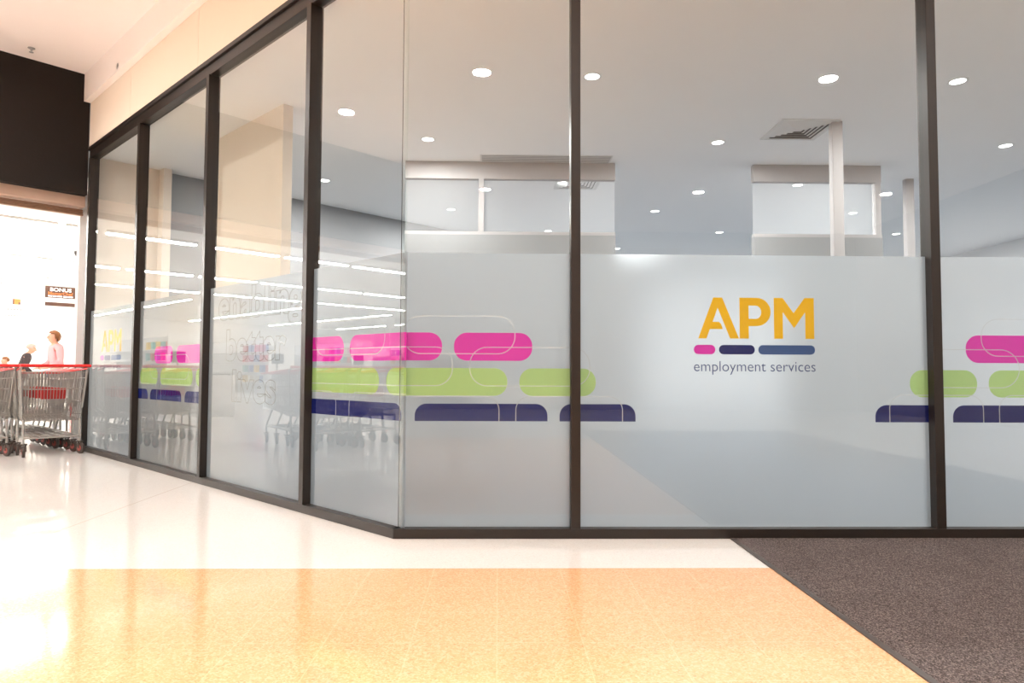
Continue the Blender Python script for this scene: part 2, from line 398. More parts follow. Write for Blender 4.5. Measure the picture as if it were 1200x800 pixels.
FILM_Z = 1.631
class Pane:
    def __init__(s, idx, run, x0, x1, label, lfilm=None, rfilm=None):
        s.x0, s.x1 = x0, x1; s.mid = (x0 + x1) / 2
        rz = ROT if run == 'L' else 0
        loc = C + Matrix.Rotation(rz, 3, 'Z') @ Vector((s.mid, 0, 0))
        s.root = empty('window_%d' % idx, loc, rz); tag(s.root, label, 'window', kind='structure')
        obj('glass_pane', B((x0 - s.mid, x1 - s.mid, .045, .055, RAIL - .003, GT + .003)), M['glass'], s.root)
        s.f0, s.f1 = (x0 if lfilm is None else lfilm), (x1 if rfilm is None else rfilm)
        a, b = s.f0 - s.mid, s.f1 - s.mid
        s.film = flat('frosted_film', [(a, FY, RAIL), (b, FY, RAIL), (b, FY, FILM_Z), (a, FY, FILM_Z)], [(0, 1, 2, 3)], M['film'], s.root, 'pale frosted film covering the lower half')
    def pill(s, kind, a, b, **k):
        z0, z1 = dict(pink=(1.005, 1.167), green=(.803, .962), navy=(.657, .757))[kind]
        r = .075 if kind != 'navy' else .068
        P = rrect_pts(a, b, z0, z1, r, (1, 1, 1, 1) if kind != 'navy' else (0, 0, 1, 1))
        P = clip(P, s.f0, s.f1)
        if len(P) < 3: return
        bm = bmesh.new(); shape_mesh(bm, [[(p[0] - s.mid, p[1]) for p in P]], DY)
        obj('%s_block' % kind, bm, M[kind], s.root)
    def lines(s, rects, w=.0052):
        bm = bmesh.new()
        for (a, b, z0, z1, r) in rects:
            P = rrect_pts(a, b, z0, z1, r, k=16)
            # split the long straights so that cutting works
            ribbon(bm, [(p[0] - s.mid, p[1]) for p in P], w, DY2, True, s.f0 - s.mid, s.f1 - s.mid)
        if bm.faces: obj('white_outline', bm, M['pale'], s.root, label='thin pale outline of overlapping rounded rectangles')
        else: bm.free()
    def logo(s, x0, w=.713):
        """three amber letters over three bars and a line of small text"""
        k = w / 950.0; X = lambda zx: x0 - s.mid + (zx - 90) * k; Z = lambda zy: 1.3810 - (zy - 110) * .00075
        g = empty('company_logo', (0, 0, 0)); g.parent = s.root
        def poly(name, loops, m, y=DY):
            bm = bmesh.new(); shape_mesh(bm, [[(X(p[0]), Z(p[1])) for p in l] for l in loops], y); return obj(name, bm, m, g)
        poly('letter', [[(245, 110), (315, 110), (445, 430), (375, 430), (279, 190), (239, 300), (290, 300), (306, 318), (318, 357), (217, 357), (190, 430), (125, 430)]], M['orange'])
        def arc(cx, cy, rx, ry, a0, a1, kk=14):
            return [(cx + rx * math.cos(math.radians(a0 + (a1 - a0) * i / kk)), cy + ry * math.sin(math.radians(a0 + (a1 - a0) * i / kk))) for i in range(kk + 1)]
        poly('letter', [[(450, 110)] + arc(584, 221, 111, 111, -90, 90) + [(522, 332), (522, 430), (450, 430)],
                        [(522, 172)] + arc(575, 223.5, 46, 51.5, -90, 90) + [(522, 275)]], M['orange'])
        poly('letter', [[(720, 110), (790, 110), (875, 229), (962, 110), (1036, 110), (1036, 430), (966, 430), (966, 222), (878, 347), (790, 222), (790, 430), (720, 430)]], M['orange'])
        for a, b, m in ((90, 258, 'pink'), (287, 567, 'navy'), (595, 1040, 'blue')):
            bm = bmesh.new(); shape_mesh(bm, [rrect_pts(X(a), X(b), Z(553), Z(480), .0265)], DY); obj('colour_bar', bm, M[m], g)
        me = text_mesh('employment services', X(90), X(1042), Z(685), .088, bold=-.006)
        mesh_obj('small_text', me, M['navytext'], g, DY, label='small navy lettering reading employment services')

gl = [('small logo pane beside the trolleys, farthest along the angled glazing'),
      ('narrow angled pane with cropped pink, green and navy blocks, between logo and slogan panes'),
      ('angled pane carrying the outlined slogan enabling better lives'),
      ('angled corner pane with pink blocks where ceiling tubes reflect'),
      ('straight corner pane with one whole pink block and two green blocks'),
      ('large pane with orange letters and employment services text'),
      ('pane at the right edge with pink block above the carpet')]
w1 = Pane(1, 'L', -5.968, -4.362, gl[0]); w2 = Pane(2, 'L', -4.313, -2.692, gl[1]); w3 = Pane(3, 'L', -2.643, -1.042, gl[2])
w4 = Pane(4, 'L', -.993, .022, gl[3], rfilm=.026); w5 = Pane(5, 'F', .022, .418 - CX, gl[4], lfilm=.026)
w6 = Pane(6, 'F', .467 - CX, 2.518 - CX, gl[5]); w7 = Pane(7, 'F', 2.567 - CX, 4.668 - CX, gl[6])
fx = lambda x: x - CX
# straight run blocks (world x), then angled run blocks (distance t from the corner)
for p in (w5, w6, w7):
    for k, a, b in (('pink', fx(-1.3), fx(-.326)), ('pink', fx(-.257), fx(.196)), ('green', fx(-1.2), fx(.052)), ('green', fx(.122), fx(.565)),
                    ('navy', fx(-.48), fx(.285)), ('navy', fx(.355), fx(.796)), ('green', fx(2.408), fx(2.807)), ('green', fx(2.876), fx(3.75)),
                    ('pink', fx(2.744), fx(3.32)), ('pink', fx(3.39), fx(4.1)), ('navy', fx(2.2), fx(2.60)), ('navy', fx(2.659), fx(3.5)), ('navy', fx(3.57), fx(4.2))):
        if b > p.x0 and a < p.x1: p.pill(k, a, b)
for p in (w4, w2):
    for k, a, b in (('pink', -1.3, -.613), ('pink', -.547, .35), ('green', -1.3, -.233), ('green', -.161, .7), ('navy', -1.3, -.013),
                    ('pink', -3.889, -3.430), ('pink', -3.346, -2.3), ('green', -4.263, -3.793), ('green', -3.724, -2.970), ('green', -2.902, -2.2),
                    ('navy', -4.8, -4.040), ('navy', -3.980, -3.210), ('navy', -3.136, -2.2)):
        if b > p.x0 and a < p.x1: p.pill(k, a, b)
w5.lines([(fx(-.55), fx(.095), 1.045, 1.263, .10), (fx(-.165), fx(.53), .86, 1.083, .10), (fx(-1.2), fx(-.265), .86, 1.083, .10), (fx(-.9), fx(.005), .50, .80, .08), (fx(.102), fx(.72), .50, .80, .08)])
w6.lines([(fx(-.165), fx(.53), .86, 1.083, .10), (fx(.102), fx(.72), .50, .80, .08), (fx(2.285), fx(2.80), .50, .815, .08)])
w7.lines([(fx(2.838), fx(3.5), 1.045, 1.263, .10), (fx(2.3), fx(3.06), .86, 1.083, .11), (fx(2.285), fx(2.84), .50, .815, .08), (fx(2.935), fx(3.6), .50, .815, .08)])
w4.lines([(-1.5, .6, .86, 1.083, .1), (-.95, -.18, 1.045, 1.263, .1), (-1.2, -.695, .50, .81, .08), (-.545, .3, .50, .81, .08)])
w2.lines([(-4.0, -3.05, .86, 1.083, .1), (-4.6, -3.80, .50, .81, .08), (-3.70, -2.9, .50, .81, .08)])
w6.logo(fx(1.138)); w1.logo(-5.558, .70)
sl = empty('slogan'); sl.parent = w3.root
for word, t0, t1, zb in (('enabling', 2.475, 1.125, 1.362), ('better', 2.316, 1.343, 1.030), ('lives', 2.197, 1.485, .708)):
    me = text_mesh(word, -t0, -t1, zb, .335, bold=.035, outline=.007)
    mesh_obj('outlined_word', me, M['outline'], sl, DY, -w3.mid, label='outlined lettering reading ' + word)

# ------------------------------------------------------------------ bulkhead and shutter over the supermarket entrance
structure('wall_bulkhead', B((-14.9, -.004, .001, .12, 3.018, MALL_Z)), M['black'], 'black bulkhead over the supermarket entrance', 'wall', TN(6.03, 0), math.atan2(n.y, n.x))
# local frame for things square to the entrance: x = n, y = d
EN = math.atan2(n.y, n.x)
rs = empty('roller_shutter', TN(6.28, -3), EN); tag(rs, 'rolled-up brown shutter under the black bulkhead', 'shutter')
obj('housing', B((-11.9, 3.02, -.1, .16, 2.90, 3.04), bev=.01), M['brownband'], rs)
bm = bmesh.new()
for k in range(3): box(bm, -11.9, 3.02, -.03 + k * .012, .03 + k * .012, 2.805 + k * .028, 2.83 + k * .028, bev=.008)
obj('bottom_bar', bm, M['brownbar'], rs)
structure('trim_13', B((.0, .09, .28, .38, 0, 3.1)), M['white'], 'white jamb post at the supermarket entrance', 'door frame', TN(6.03, 0), EN)
structure('wall_jamb', B((.105, 12, .06, .24, 0, 4.3)), M['greywall'], 'end wall between the office and the supermarket', 'wall', TN(6.03, 0), EN)

# ------------------------------------------------------------------ supermarket shell
structure('ceiling_shop', B((-24, 8, .3, 25, SHOP_Z, SHOP_Z + .1)), M['shopwhite'], 'white supermarket ceiling with rows of tube lights', 'ceiling', TN(6.03, 0), EN)
structure('wall_shop', B((-24, 8, 24.9, 25.1, 0, SHOP_Z)), M['shopwhite'], 'white back wall of the supermarket', 'wall', TN(6.03, 0), EN)
structure('wall_shop_right', B((7.9, 8.1, .3, 25, 0, SHOP_Z)), M['shopwhite'], 'white side wall of the supermarket behind the office', 'wall', TN(6.03, 0), EN)
structure('wall_shop_left', B((-24.1, -23.9, .3, 25, 0, SHOP_Z)), M['shopwhite'], 'white side wall of the supermarket past the last aisle', 'wall', TN(6.03, 0), EN)
structure('wall_shop_front', B((-24, -14.9, .0, .2, 0, MALL_Z)), M['mallwall'], 'plain wall left of the supermarket entrance', 'wall', TN(6.03, 0), EN)

# tube lights
def make_tube():
    r = empty('tube_light'); 
    obj('housing', B((-.76, .76, -.07, .07, -.045, 0), bev=.008), M['fixture'], r)
    bm = bmesh.new()
    for s in (-.035, .035): bar(bm, (-.73, s, -.062), (.73, s, -.062), .015, 8)
    obj('tube', bm, M['tube'], r)
    return r
tube0 = make_tube(); first = [True]
def put_tube(t, q, rz, label, group):
    o = tube0 if first[0] else copy_tree(tube0)
    first[0] = False
    o.location = TN(t, q, SHOP_Z - .0015); o.rotation_euler = (0, 0, rz); tag(o, label, 'ceiling light', group)
for r, t in enumerate((9.62, 13.87, 17.5)):
    for k in range(-12, 4):
        q = -1.87 + k * 1.62 + 1.62 * 0
        if q < -23 or q > 7: continue
        put_tube(t, q, EN, ('white tube light in the %s row parallel to the entrance' % ('front', 'second', 'third')[r]), 'tube lights in the %s row' % ('front', 'second', 'third')[r])
for q in (-18.4, -14.4, -10.4, -6.4, -2.4, 1.6, 5.6):
    for k in range(6):
        put_tube(20.3 + k * 1.75, q, EN + PI / 2, 'white tube light running lengthwise over the supermarket aisles', 'tube lights over the aisles')

# ------------------------------------------------------------------ office shell
offp = [(CX + .15, CY + .13), tuple(TN(6.0, .14).xy), tuple(TN(6.08, .14).xy), tuple(TN(6.08, 11.6).xy), (9.9, 16.3), (9.9, 4.1), (4.7, 4.0)]
bm = bmesh.new(); prism_poly(bm, [tuple(TN(6.05, .1).xy), tuple(TN(6.05, 12).xy), (10, 16.5), (10, CY + .1), (CX + .08, CY + .1)], 0, .008)
structure('floor_office', bm, M['offcarpet'], 'blue grey office carpet behind the frosted glass', 'floor')
bm = bmesh.new(); prism_poly(bm, [tuple(TN(6.085, .1).xy), tuple(TN(6.085, 12).xy), (10, 16.5), (10, CY + .1), (CX + .08, CY + .1)], OFF_Z, OFF_Z + .1)
structure('ceiling_office', bm, M['offceil'], 'white office ceiling with recessed downlights', 'ceiling')
structure('wall_far', B((1.5, 10, 16.3, 16.5, 0, OFF_Z)), M['offwall'], 'far white wall of the office', 'wall')
structure('wall_office_right', B((9.9, 10.1, 4.0, 16.5, 0, OFF_Z)), M['offwall'], 'right hand white wall of the office', 'wall')
# beige partition close behind the angled glazing (open between the two lengths)
structure('wall_partition', B((-4.45, -2.86, .8, .9, .01, OFF_Z)), M['beige'], 'beige partition wall behind the slogan pane', 'wall', C, ROT)
structure('wall_return', B((-6.085, -5.9, .8, .9, .01, OFF_Z), (-6.085, -6.05, .115, .8, .01, OFF_Z)), M['beige'], 'beige return wall behind the small logo pane', 'wall', C, ROT)
# glazed partition deep in the office
YP = 8.20
def partition(name, x0, x1, posts, label):
    g = empty(name, ((x0 + x1) / 2, YP, 0)); tag(g, label, 'partition'); o = (x0 + x1) / 2
    obj('lower_wall', B((x0 - o, x1 - o, -.05, .05, .01, 2.60)), M['duskwall'], g)
    obj('frame', B((x0 - o, x1 - o, -.04, .04, 2.60, 2.64), (x0 - o, x1 - o, -.04, .04, 3.287, 3.498), *[(p - .033 - o, p + .033 - o, -.04, .04, 2.64, 3.287) for p in posts]), M['frost'], g)
    ps = [x0] + posts + [x1]
    ed = [x0 - .035] + posts + [x1 + .035]
    for a, b in zip(ed, ed[1:]):
        obj('transom_glass', B((a + .035 - o, b - .035 - o, -.004, .004, 2.64, 3.287)), M['transom'], g)
M['frost'] = pmat('partition_frame_paint', (.40, .375, .375), .7, 0, .3, .02)
M['transom'] = vinyl('milky_transom_glass', (.85, .85, .86), .5, .88)
partition('glazed_partition', -1.145, 1.417, [-.22], 'white partition with two milky transom panes left of the centre')
partition('glazed_partition', 3.124, 4.71, [4.67], 'white partition with a milky transom pane behind the white post')
bm = bmesh.new(); box(bm, 3.375, 3.485, 6.70, 6.78, .01, OFF_Z, bev=.006)
tag(obj('partition_post', bm, M['frost']), 'slim white post from floor to ceiling behind the logo pane', 'post')
bm = bmesh.new(); box(bm, 5.35, 5.46, 8.70, 8.78, .01, OFF_Z, bev=.006)
tag(obj('partition_post', bm, M['frost']), 'slim white post deeper in the office beside the right mullion', 'post')

# downlights
def make_down(name, lens, rad):
    r = empty(name)
    bm = bmesh.new(); lathe(bm, [(rad * .86, .0), (rad * .88, -.006), (rad, -.008), (rad * 1.16, -.004), (rad * 1.18, 0)], 28)
    obj('trim_ring', bm, M['fixture'], r, True)
    bm = bmesh.new(); lathe(bm, [(rad * .87, .0), (rad * .87, -.004), (rad * .3, -.005)], 28)
    obj('lens', bm, lens, r)
    return r
def lamp(loc, power, col, size, ang):
    L = bpy.data.lights.new('lamp', 'AREA'); L.shape = 'DISK'; L.energy = power; L.color = col; L.size = size * 2; L.spread = math.radians(ang)
    o = bpy.data.objects.new('lamp', L); COL.objects.link(o); o.location = loc
    return o
OFFICE_W, MALL_W = 70, 120
down = make_down('downlight', M['lens'], .072); used = False
rows = [(5.74, (.80, 4.01), 'in the row nearest the glass'), (7.38, (-.79, 2.43, 5.68), 'in the second row from the glass'), (9.05, (-2.35, .83, 4.07, 7.32), 'in the third row from the glass'),
        (10.62, (-.76, 2.48, 5.66), 'in the fourth row from the glass'), (12.2, (.89, 4.03, 7.3), 'in the fifth row from the glass'), (13.9, (2.45, 5.7), 'in the last row by the far wall')]
for y, xs, where in rows:
    for i, x in enumerate(xs):
        o = copy_tree(down) if used else down; used = True
        o.location = (x, y, OFF_Z)
        tag(o, 'round office downlight %s, %s from the left' % (where, ('first', 'second', 'third', 'fourth')[i]), 'downlight', 'office downlights')
        lamp((x, y, OFF_Z - .0085), OFFICE_W * (1.3 if y > 10 else 1), (1, .985, .97), .06, 178)
md = make_down('mall_downlight', M['warmlens'], .12); used = False
for i, (x, y) in enumerate(((-.21, -.01), (3.93, -.06), (-.27, -5.15), (3.9, -5.2), (-5.8, 5.3), (-4.35, -.05), (-8.5, -.05), (-4.4, -5.2), (-8.6, 3.0), (-8.5, -5.2), (7.6, -.06), (7.6, -5.2))):  # beyond those reflected, unseen downlights are added to lift floor and ceiling light
    o = copy_tree(md) if used else md; used = True
    o.location = (x, y, MALL_Z)
    tag(o, 'round warm downlight in the mall ceiling, in a set of glass-reflected and added unseen ones', 'downlight', 'mall downlights')
    lamp((x, y, MALL_Z - .0085), MALL_W * (.6 if y < -4 else 1 if x > -4 or y > 4 else 1.5), (1, .968, .94), .1, 170)

# ceiling vents
def vent(loc, s, label):
    g = empty('ceiling_vent', loc); tag(g, label, 'vent')
    obj('frame', B((-s, s, -s, -s + .03, -.012, 0), (-s, s, s - .03, s, -.012, 0), (-s, -s + .03, -s + .03, s - .03, -.012, 0), (s - .03, s, -s + .03, s - .03, -.012, 0), bev=.003), M['vent'], g)
    obj('recess', B((-s + .03, s - .03, -s + .03, s - .03, -.003, -.0005)), M['ventdark'], g)
    bm = bmesh.new()
    K = 7
    for side in range(4):
        R = Matrix.Rotation(side * PI / 2, 4, 'Z')
        for k in range(1, K):
            r0 = (s - .03) * k / (K - 1)
            # blade leaning outwards: a strip along the side of a square ring
            w0 = min(.040, r0 * .98)
            a = [(-r0, r0, -.004), (r0, r0, -.004), (r0 - w0, r0 - w0, -.019), (-r0 + w0, r0 - w0, -.019)]
            a = [R @ Vector(p) for p in a]
            v = [bm.verts.new(p) for p in a]; w = [bm.verts.new(p + Vector((0, 0, -.002))) for p in a]
            bm.faces.new(v); bm.faces.new(w[::-1])
            for i in range(4): bm.faces.new((v[i], w[i], w[(i + 1) % 4], v[(i + 1) % 4]))
    obj('louvre_blades', bm, M['vent'], g)
vent((3.15, 6.96, OFF_Z), .30, 'square louvred ceiling vent left of the slim white post')
vent((1.06, 9.06, OFF_Z), .30, 'square louvred ceiling vent partly behind the mullion')
g = empty('slot_vent', (.45, 8.05, OFF_Z)); tag(g, 'long grey slot vent in the office ceiling', 'vent')
obj('frame', B((-.68, .9, -.165, .165, -.008, 0), bev=.003), M['vent'], g)
obj('slots', B(*[(-.66, .88, -.15 + k * .05, -.12 + k * .05, -.0095, -.008) for k in range(7)]), M['grey'], g)

# sprinklers
def sprinkler(loc, label, rot=None):
    bm = bmesh.new(); lathe(bm, [(.0, 0), (.035, 0), (.035, -.006), (.012, -.012), (.010, -.03), (.006, -.032), (.006, -.045), (.022, -.047), (.022, -.05), (0.001, -.05)], 14)
    o = obj('sprinkler_head', bm, M['grey'], None, True); o.location = loc; tag(o, label, 'sprinkler')
    if rot: o.rotation_euler = rot
sprinkler((-5.133, 7.372, MALL_Z), 'small sprinkler head in the mall ceiling before the bulkhead')
sprinkler((-3.0, 5.1, MALL_Z), 'small sprinkler head further along the mall ceiling')
p = TN(4.83, -.07, 4.186); sprinkler(p, 'small sprinkler on the dropped soffit face', (0, -PI / 2, EN))

# ------------------------------------------------------------------ office furniture behind the film
def office_chair(loc, rz, label):
    g = empty('office_chair', loc, rz); tag(g, label, 'chair', 'office chairs')
    obj('seat', B((-.24, .24, -.23, .23, .44, .52), bev=.03), M['darkgrey'], g)
    bm = bmesh.new(); box(bm, -.22, .22, .20, .26, .62, 1.05, bev=.03); obj('backrest', bm, M['darkgrey'], g)
    bm = bmesh.new(); bar(bm, (0, .2, .47), (0, .27, .70), .02); obj('back_bracket', bm, M['rubber'], g)
    bm = bmesh.new(); bar(bm, (0, 0, .1), (0, 0, .45), .025, 10); obj('gas_column', bm, M['rubber'], g)
    for k in range(5):
        a = k * 2 * PI / 5; bm = bmesh.new(); bar(bm, (0, 0, .12), (.29 * math.cos(a), .29 * math.sin(a), .085), .022, 8, .014)
        l = obj('base_arm', bm, M['rubber'], g)
        bm = bmesh.new(); lathe(bm, [(.02, -.015), (.033, -.012), (.033, .012), (.02, .015)], 12, Matrix.Translation((.29 * math.cos(a), .29 * math.sin(a), .042)) @ Matrix.Rotation(a, 4, 'Z') @ Matrix.Rotation(PI / 2, 4, 'X'))
        obj('caster', bm, M['rubber'], l)
office_chair((-.30, 5.35, .008), .4, 'dark office chair seen as a blur behind the green blocks')
def desk(loc, label):
    g = empty('desk', loc); tag(g, label, 'desk')
    obj('desktop', B((-.8, .8, -.38, .38, .70, .735), bev=.004), M['wood'], g)
    for x in (-.74, .74):
        for y in (-.33, .33):
            obj('leg', B((x - .025, x + .025, y - .025, y + .025, 0, .70), bev=.003), M['white'], g)
desk((-.25, 6.35, .008), 'pale desk behind the dark office chair')

# ------------------------------------------------------------------ shopping trolleys (x across, y forwards to the nose)
def make_trolley():
    g = empty('shopping_trolley')
    zt, zn, zb, zbn = .955, .90, .375, .47          # rim and floor heights at the rear and the nose
    wr, wn, wb, wbn = .315, .24, .27, .20          # half widths
    Ln = .88
    def P(u, v, s):    # u along, v up, s side
        zlo = zb + (zbn - zb) * u; zhi = zt + (zn - zt) * u
        wlo = wb + (wbn - wb) * u; whi = wr + (wn - wr) * u
        y = .02 + (Ln - .02) * u + (1 - v) * (-.02 if u > .5 else .05) * 1.0
        return Vector((s * (wlo + (whi - wlo) * v), y, zlo + (zhi - zlo) * v))
    bm = bmesh.new(); R = .0027
    for s in (-1, 1):
        for k in range(23): bar(bm, P(k / 22, 0, s), P(k / 22, 1, s), R, 4)
        for v in (0, .12, .35, .6, .82): bar(bm, P(0, v, s), P(1, v, s), R * 1.3, 4)
    def Q(x, v, u):
        a, b = P(u, v, -1), P(u, v, 1); return a + (b - a) * x
    for k in range(15): bar(bm, Q(k / 14, 0, 1), Q(k / 14, 1, 1), R, 4)
    for v in (0, .12, .35, .6, .82): bar(bm, Q(0, v, 1), Q(1, v, 1), R * 1.3, 4)
    for k in range(15): bar(bm, Q(k / 14, 0, 0), Q(k / 14, 0, 1), R, 4)
    for k in range(14):
        u = k / 13; bar(bm, P(u, 0, -1), P(u, 0, 1), R, 4)
    obj('basket', bm, M['steel'], g)
    bm = bmesh.new()
    for k in range(21): bar(bm, Q(k / 20, 0.02, 0), Q(k / 20, .93, 0), R, 4)
    for v in (.02, .12, .35, .6, .93): bar(bm, Q(0, v, 0), Q(1, v, 0), R * 1.5, 4)
    obj('rear_gate', bm, M['steel'], g)
    bm = bmesh.new(); path(bm, [P(0, 1, -1), P(1, 1, -1), P(1, 1, 1), P(0, 1, 1)], .009, 8)
    obj('rim', bm, M['red'], g, True, 'red plastic rim')
    h = obj('handle', (lambda b: (bar(b, (-.33, -.05, .985), (.33, -.05, .985), .016, 12), b)[1])(bmesh.new()), M['red'], g, True, 'red handle bar')
    bm = bmesh.new()
    for s in (-1, 1): path(bm, [P(0, .25, s), P(0, .97, s), Vector((s * .318, -.05, .985))], .011, 8)
    obj('handle_bracket', bm, M['steel'], g, True)
    bm = bmesh.new(); box(bm, -.11, .13, .10, .112, .615, .735, bev=.004)
    for k in range(8): box(bm, -.095 + k * .0285, -.085 + k * .0285, .092, .101, .625, .725)
    obj('seat_flap', bm, M['darkred'], g, label='red plastic child seat flap')
    bm = bmesh.new()
    for s in (-1, 1):
        path(bm, [Vector((s * .265, .06, .385)), Vector((s * .265, .03, .135))], .0125, 8)
        path(bm, [Vector((s * .265, .03, .20)), Vector((s * .20, .80, .22)), Vector((s * .20, .80, .135))], .011, 8)
        path(bm, [Vector((s * .20, .80, .22)), Vector((s * .205, .62, .45))], .011, 8)
    bar(bm, (-.265, .03, .20), (.265, .03, .20), .010, 8); bar(bm, (-.2, .80, .22), (.2, .80, .22), .010, 8)
    for k in range(5): bar(bm, (-.2 + k * .1, .03, .20), (-.16 + k * .08, .80, .22), .004, 5)
    obj('chassis', bm, M['steel'], g, True)
    for s in (-1, 1):
        for y, xx in ((.03, .265), (.80, .20)):
            w = Matrix.Translation((s * xx, y - .025, .0625)) @ Matrix.Rotation(s * .25 + .1, 4, 'Z') @ Matrix.Rotation(PI / 2, 4, 'Y')
            bm = bmesh.new(); lathe(bm, [(.029, -.014), (.058, -.014), (.0625, -.008), (.0625, .008), (.058, .014), (.029, .014)], 20, w)
            wo = obj('wheel', bm, M['wheel'], g, True)
            bm = bmesh.new(); lathe(bm, [(.001, -.016), (.030, -.0165), (.030, .0165), (.001, .016)], 16, w)
            obj('hub', bm, M['hub'], wo, True, 'pinkish red wheel hub')
            bm = bmesh.new()
            for q in (-.021, .021):
                a = w @ Vector((0, 0, q)); bar(bm, a, (a.x, a.y + .02, .135), .007, 6)
            box(bm, s * xx - .03, s * xx + .03, y - .03, y + .025, .13, .142)
            obj('fork', bm, M['wheel'], wo, True)
    return g
tr0 = make_trolley(); used = False
bays = [(-.350, 5.66, 5, 'in the row beside the glass'), (-.975, 5.93, 4, 'in the second row from the glass'), (-2.05, 3.98, 3, 'in a row seen only in the glass reflection'), (-2.66, 3.93, 3, 'in the outer row seen only in the glass reflection')]
names = ('nearest', 'second', 'third', 'fourth', 'fifth')
for q, t0, k, where in bays:
    for i in range(k):
        o = copy_tree(tr0) if used else tr0; used = True
        o.location = TN(t0 + i * .27, q, 0); o.rotation_euler = (0, 0, EN)
        tag(o, 'red rimmed wire shopping trolley, %s %s' % (names[i], where), 'shopping trolley', 'nested shopping trolleys')

# ------------------------------------------------------------------ signs in the supermarket
sg = empty('hanging_sign', TN(12, 1.135, 2.33), EN); tag(sg, 'brown hanging sign reading BONUS over the supermarket', 'sign')
obj('board', B((-.245, .245, -.01, .01, -.03, .19), bev=.002), M['signbrown'], sg)
obj('lower_board', B((-.245, .245, -.01, .01, -.19, -.03), bev=.002), M['signwhite'], sg, label='white and brown lower panel')
obj('brown_stripe', B((-.245, .245, -.0125, -.0105, -.185, -.115)), M['signbrown'], sg)
mesh_obj('lettering', text_mesh('BONUS', -.17, .18, .095, .095, bold=.03), M['signwhite'], sg, -.013, label='bold white lettering reading BONUS')
mesh_obj('lettering', text_mesh('MasterChef', -.20, .205, .03, .075, bold=.02), M['signorange'], sg, -.013, label='orange lettering')
obj('white_line', B(*[(a, b, -.0125, -.0105, -.012, .016) for a, b in ((-.20, -.13), (-.12, -.06), (-.05, .03), (.045, .11), (.12, .205))]), M['signwhite'], sg)
bm = bmesh.new()
for x in (-.2, .2): bar(bm, (x, 0, .19), (x, 0, SHOP_Z - 2.33), .002, 5)
obj('wire', bm, M['steel'], sg)
s2 = empty('hanging_sign', TN(16, 1.12, 2.4), EN); tag(s2, 'small white hanging sign with an orange brown picture', 'sign')
obj('board', B((-.18, .22, -.01, .01, -.26, .22), bev=.002), M['signwhite'], s2)
obj('picture', B((.0, .15, -.014, -.0105, .04, .17), bev=.001), M['signorange'], s2)
obj('picture_brown', B((.0, .03, -.016, -.0145, .04, .17), (.11, .15, -.016, -.0145, .04, .10)), M['signbrown'], s2)  # brown printed patches over the orange picture
obj('print_rows', B(*[(-.10 + k * .06, -.06 + k * .06, -.012, -.0105, -.10, -.05) for k in range(5)], *[(-.14 + k * .055, -.10 + k * .055, -.012, -.0105, -.235, -.20) for k in range(6)]), M['grey'], s2)
bm = bmesh.new()
for x in (-.14, .18): bar(bm, (x, 0, .22), (x, 0, SHOP_Z - 2.4), .002, 5)
obj('wire', bm, M['steel'], s2)
sc_ = empty('ceiling_camera', TN(9.0, .66, SHOP_Z - .55), EN); tag(sc_, 'small dark dome camera hanging from supermarket ceiling', 'camera')
bm = bmesh.new(); lathe(bm, [(.001, -.05), (.035, -.04), (.05, 0), (.05, .03), (.02, .04)], 16); obj('dome', bm, M['rubber'], sc_, True)
bm = bmesh.new(); bar(bm, (0, 0, .03), (0, 0, .55), .012, 8); obj('stem', bm, M['fixture'], sc_)

# curved red promotional sail beside the jamb
def sail():
    g = empty('promotional_sail', TN(12, 1.50, 0), EN); tag(g, 'red sail shaped display with a white border near the entrance jamb', 'display sign')
    def prof(o):
        P = [(-.20 + o * .9, .02)]
        for i in range(13):
            a = PI / 2 * i / 12; P.append((-.20 + o * .9 + .30 * (1 - math.cos(a)), .6 + (.82 - o * .8) * math.sin(a)))
        P += [(.22 - o * .3, 1.42 - o * .8), (.22 - o * .3, .02)]
        return P
    for nm, o, y0, y1, m in (('border', 0, -.012, .012, 'signwhite'), ('red_panel', .055, -.016, -.0125, 'red')):
        bm = bmesh.new(); P = prof(o)
        f = [bm.verts.new((p[0], y0, p[1])) for p in P]; b = [bm.verts.new((p[0], y1, p[1])) for p in P]
        bm.faces.new(f); bm.faces.new(b)
        for i in range(len(P)): bm.faces.new((f[i], f[(i + 1) % len(P)], b[(i + 1) % len(P)], b[i]))
        obj(nm, bm, M[m], g)
    obj('foot', B((-.22, .24, -.14, .14, 0, .02), bev=.004), M['grey'], g)
sail()

# checkouts, shelving
def checkout(t, q, label):
    g = empty('checkout_counter', TN(t, q, 0), EN); tag(g, label, 'checkout', 'checkouts')
    obj('body', B((-.35, .35, -1.0, 1.0, 0, .84), bev=.01), M['fixture'], g)
    obj('belt', B((-.27, .10, -.95, .35, .845, .86), bev=.003), M['rubber'], g)
    obj('kick_panel', B((-.362, -.352, -.95, .95, .10, .35)), M['red'], g)
    bm = bmesh.new(); bar(bm, (.2, .6, .84), (.2, .6, 1.15), .02, 8); box(bm, .05, .35, .56, .60, 1.10, 1.34, bev=.008); obj('till_screen', bm, M['rubber'], g)
    bm = bmesh.new(); bar(bm, (.28, -.9, .84), (.28, -.9, 2.1), .02, 8); box(bm, .16, .40, -.93, -.87, 2.0, 2.25, bev=.01); obj('lane_light', bm, M['fixture'], g)
wh = ('first', 'second', 'third', 'fourth', 'fifth')
for i in range(5): checkout(11.6, -1.2 - 2.3 * i, 'white checkout counter, %s past the trolleys beyond the entrance' % wh[i])
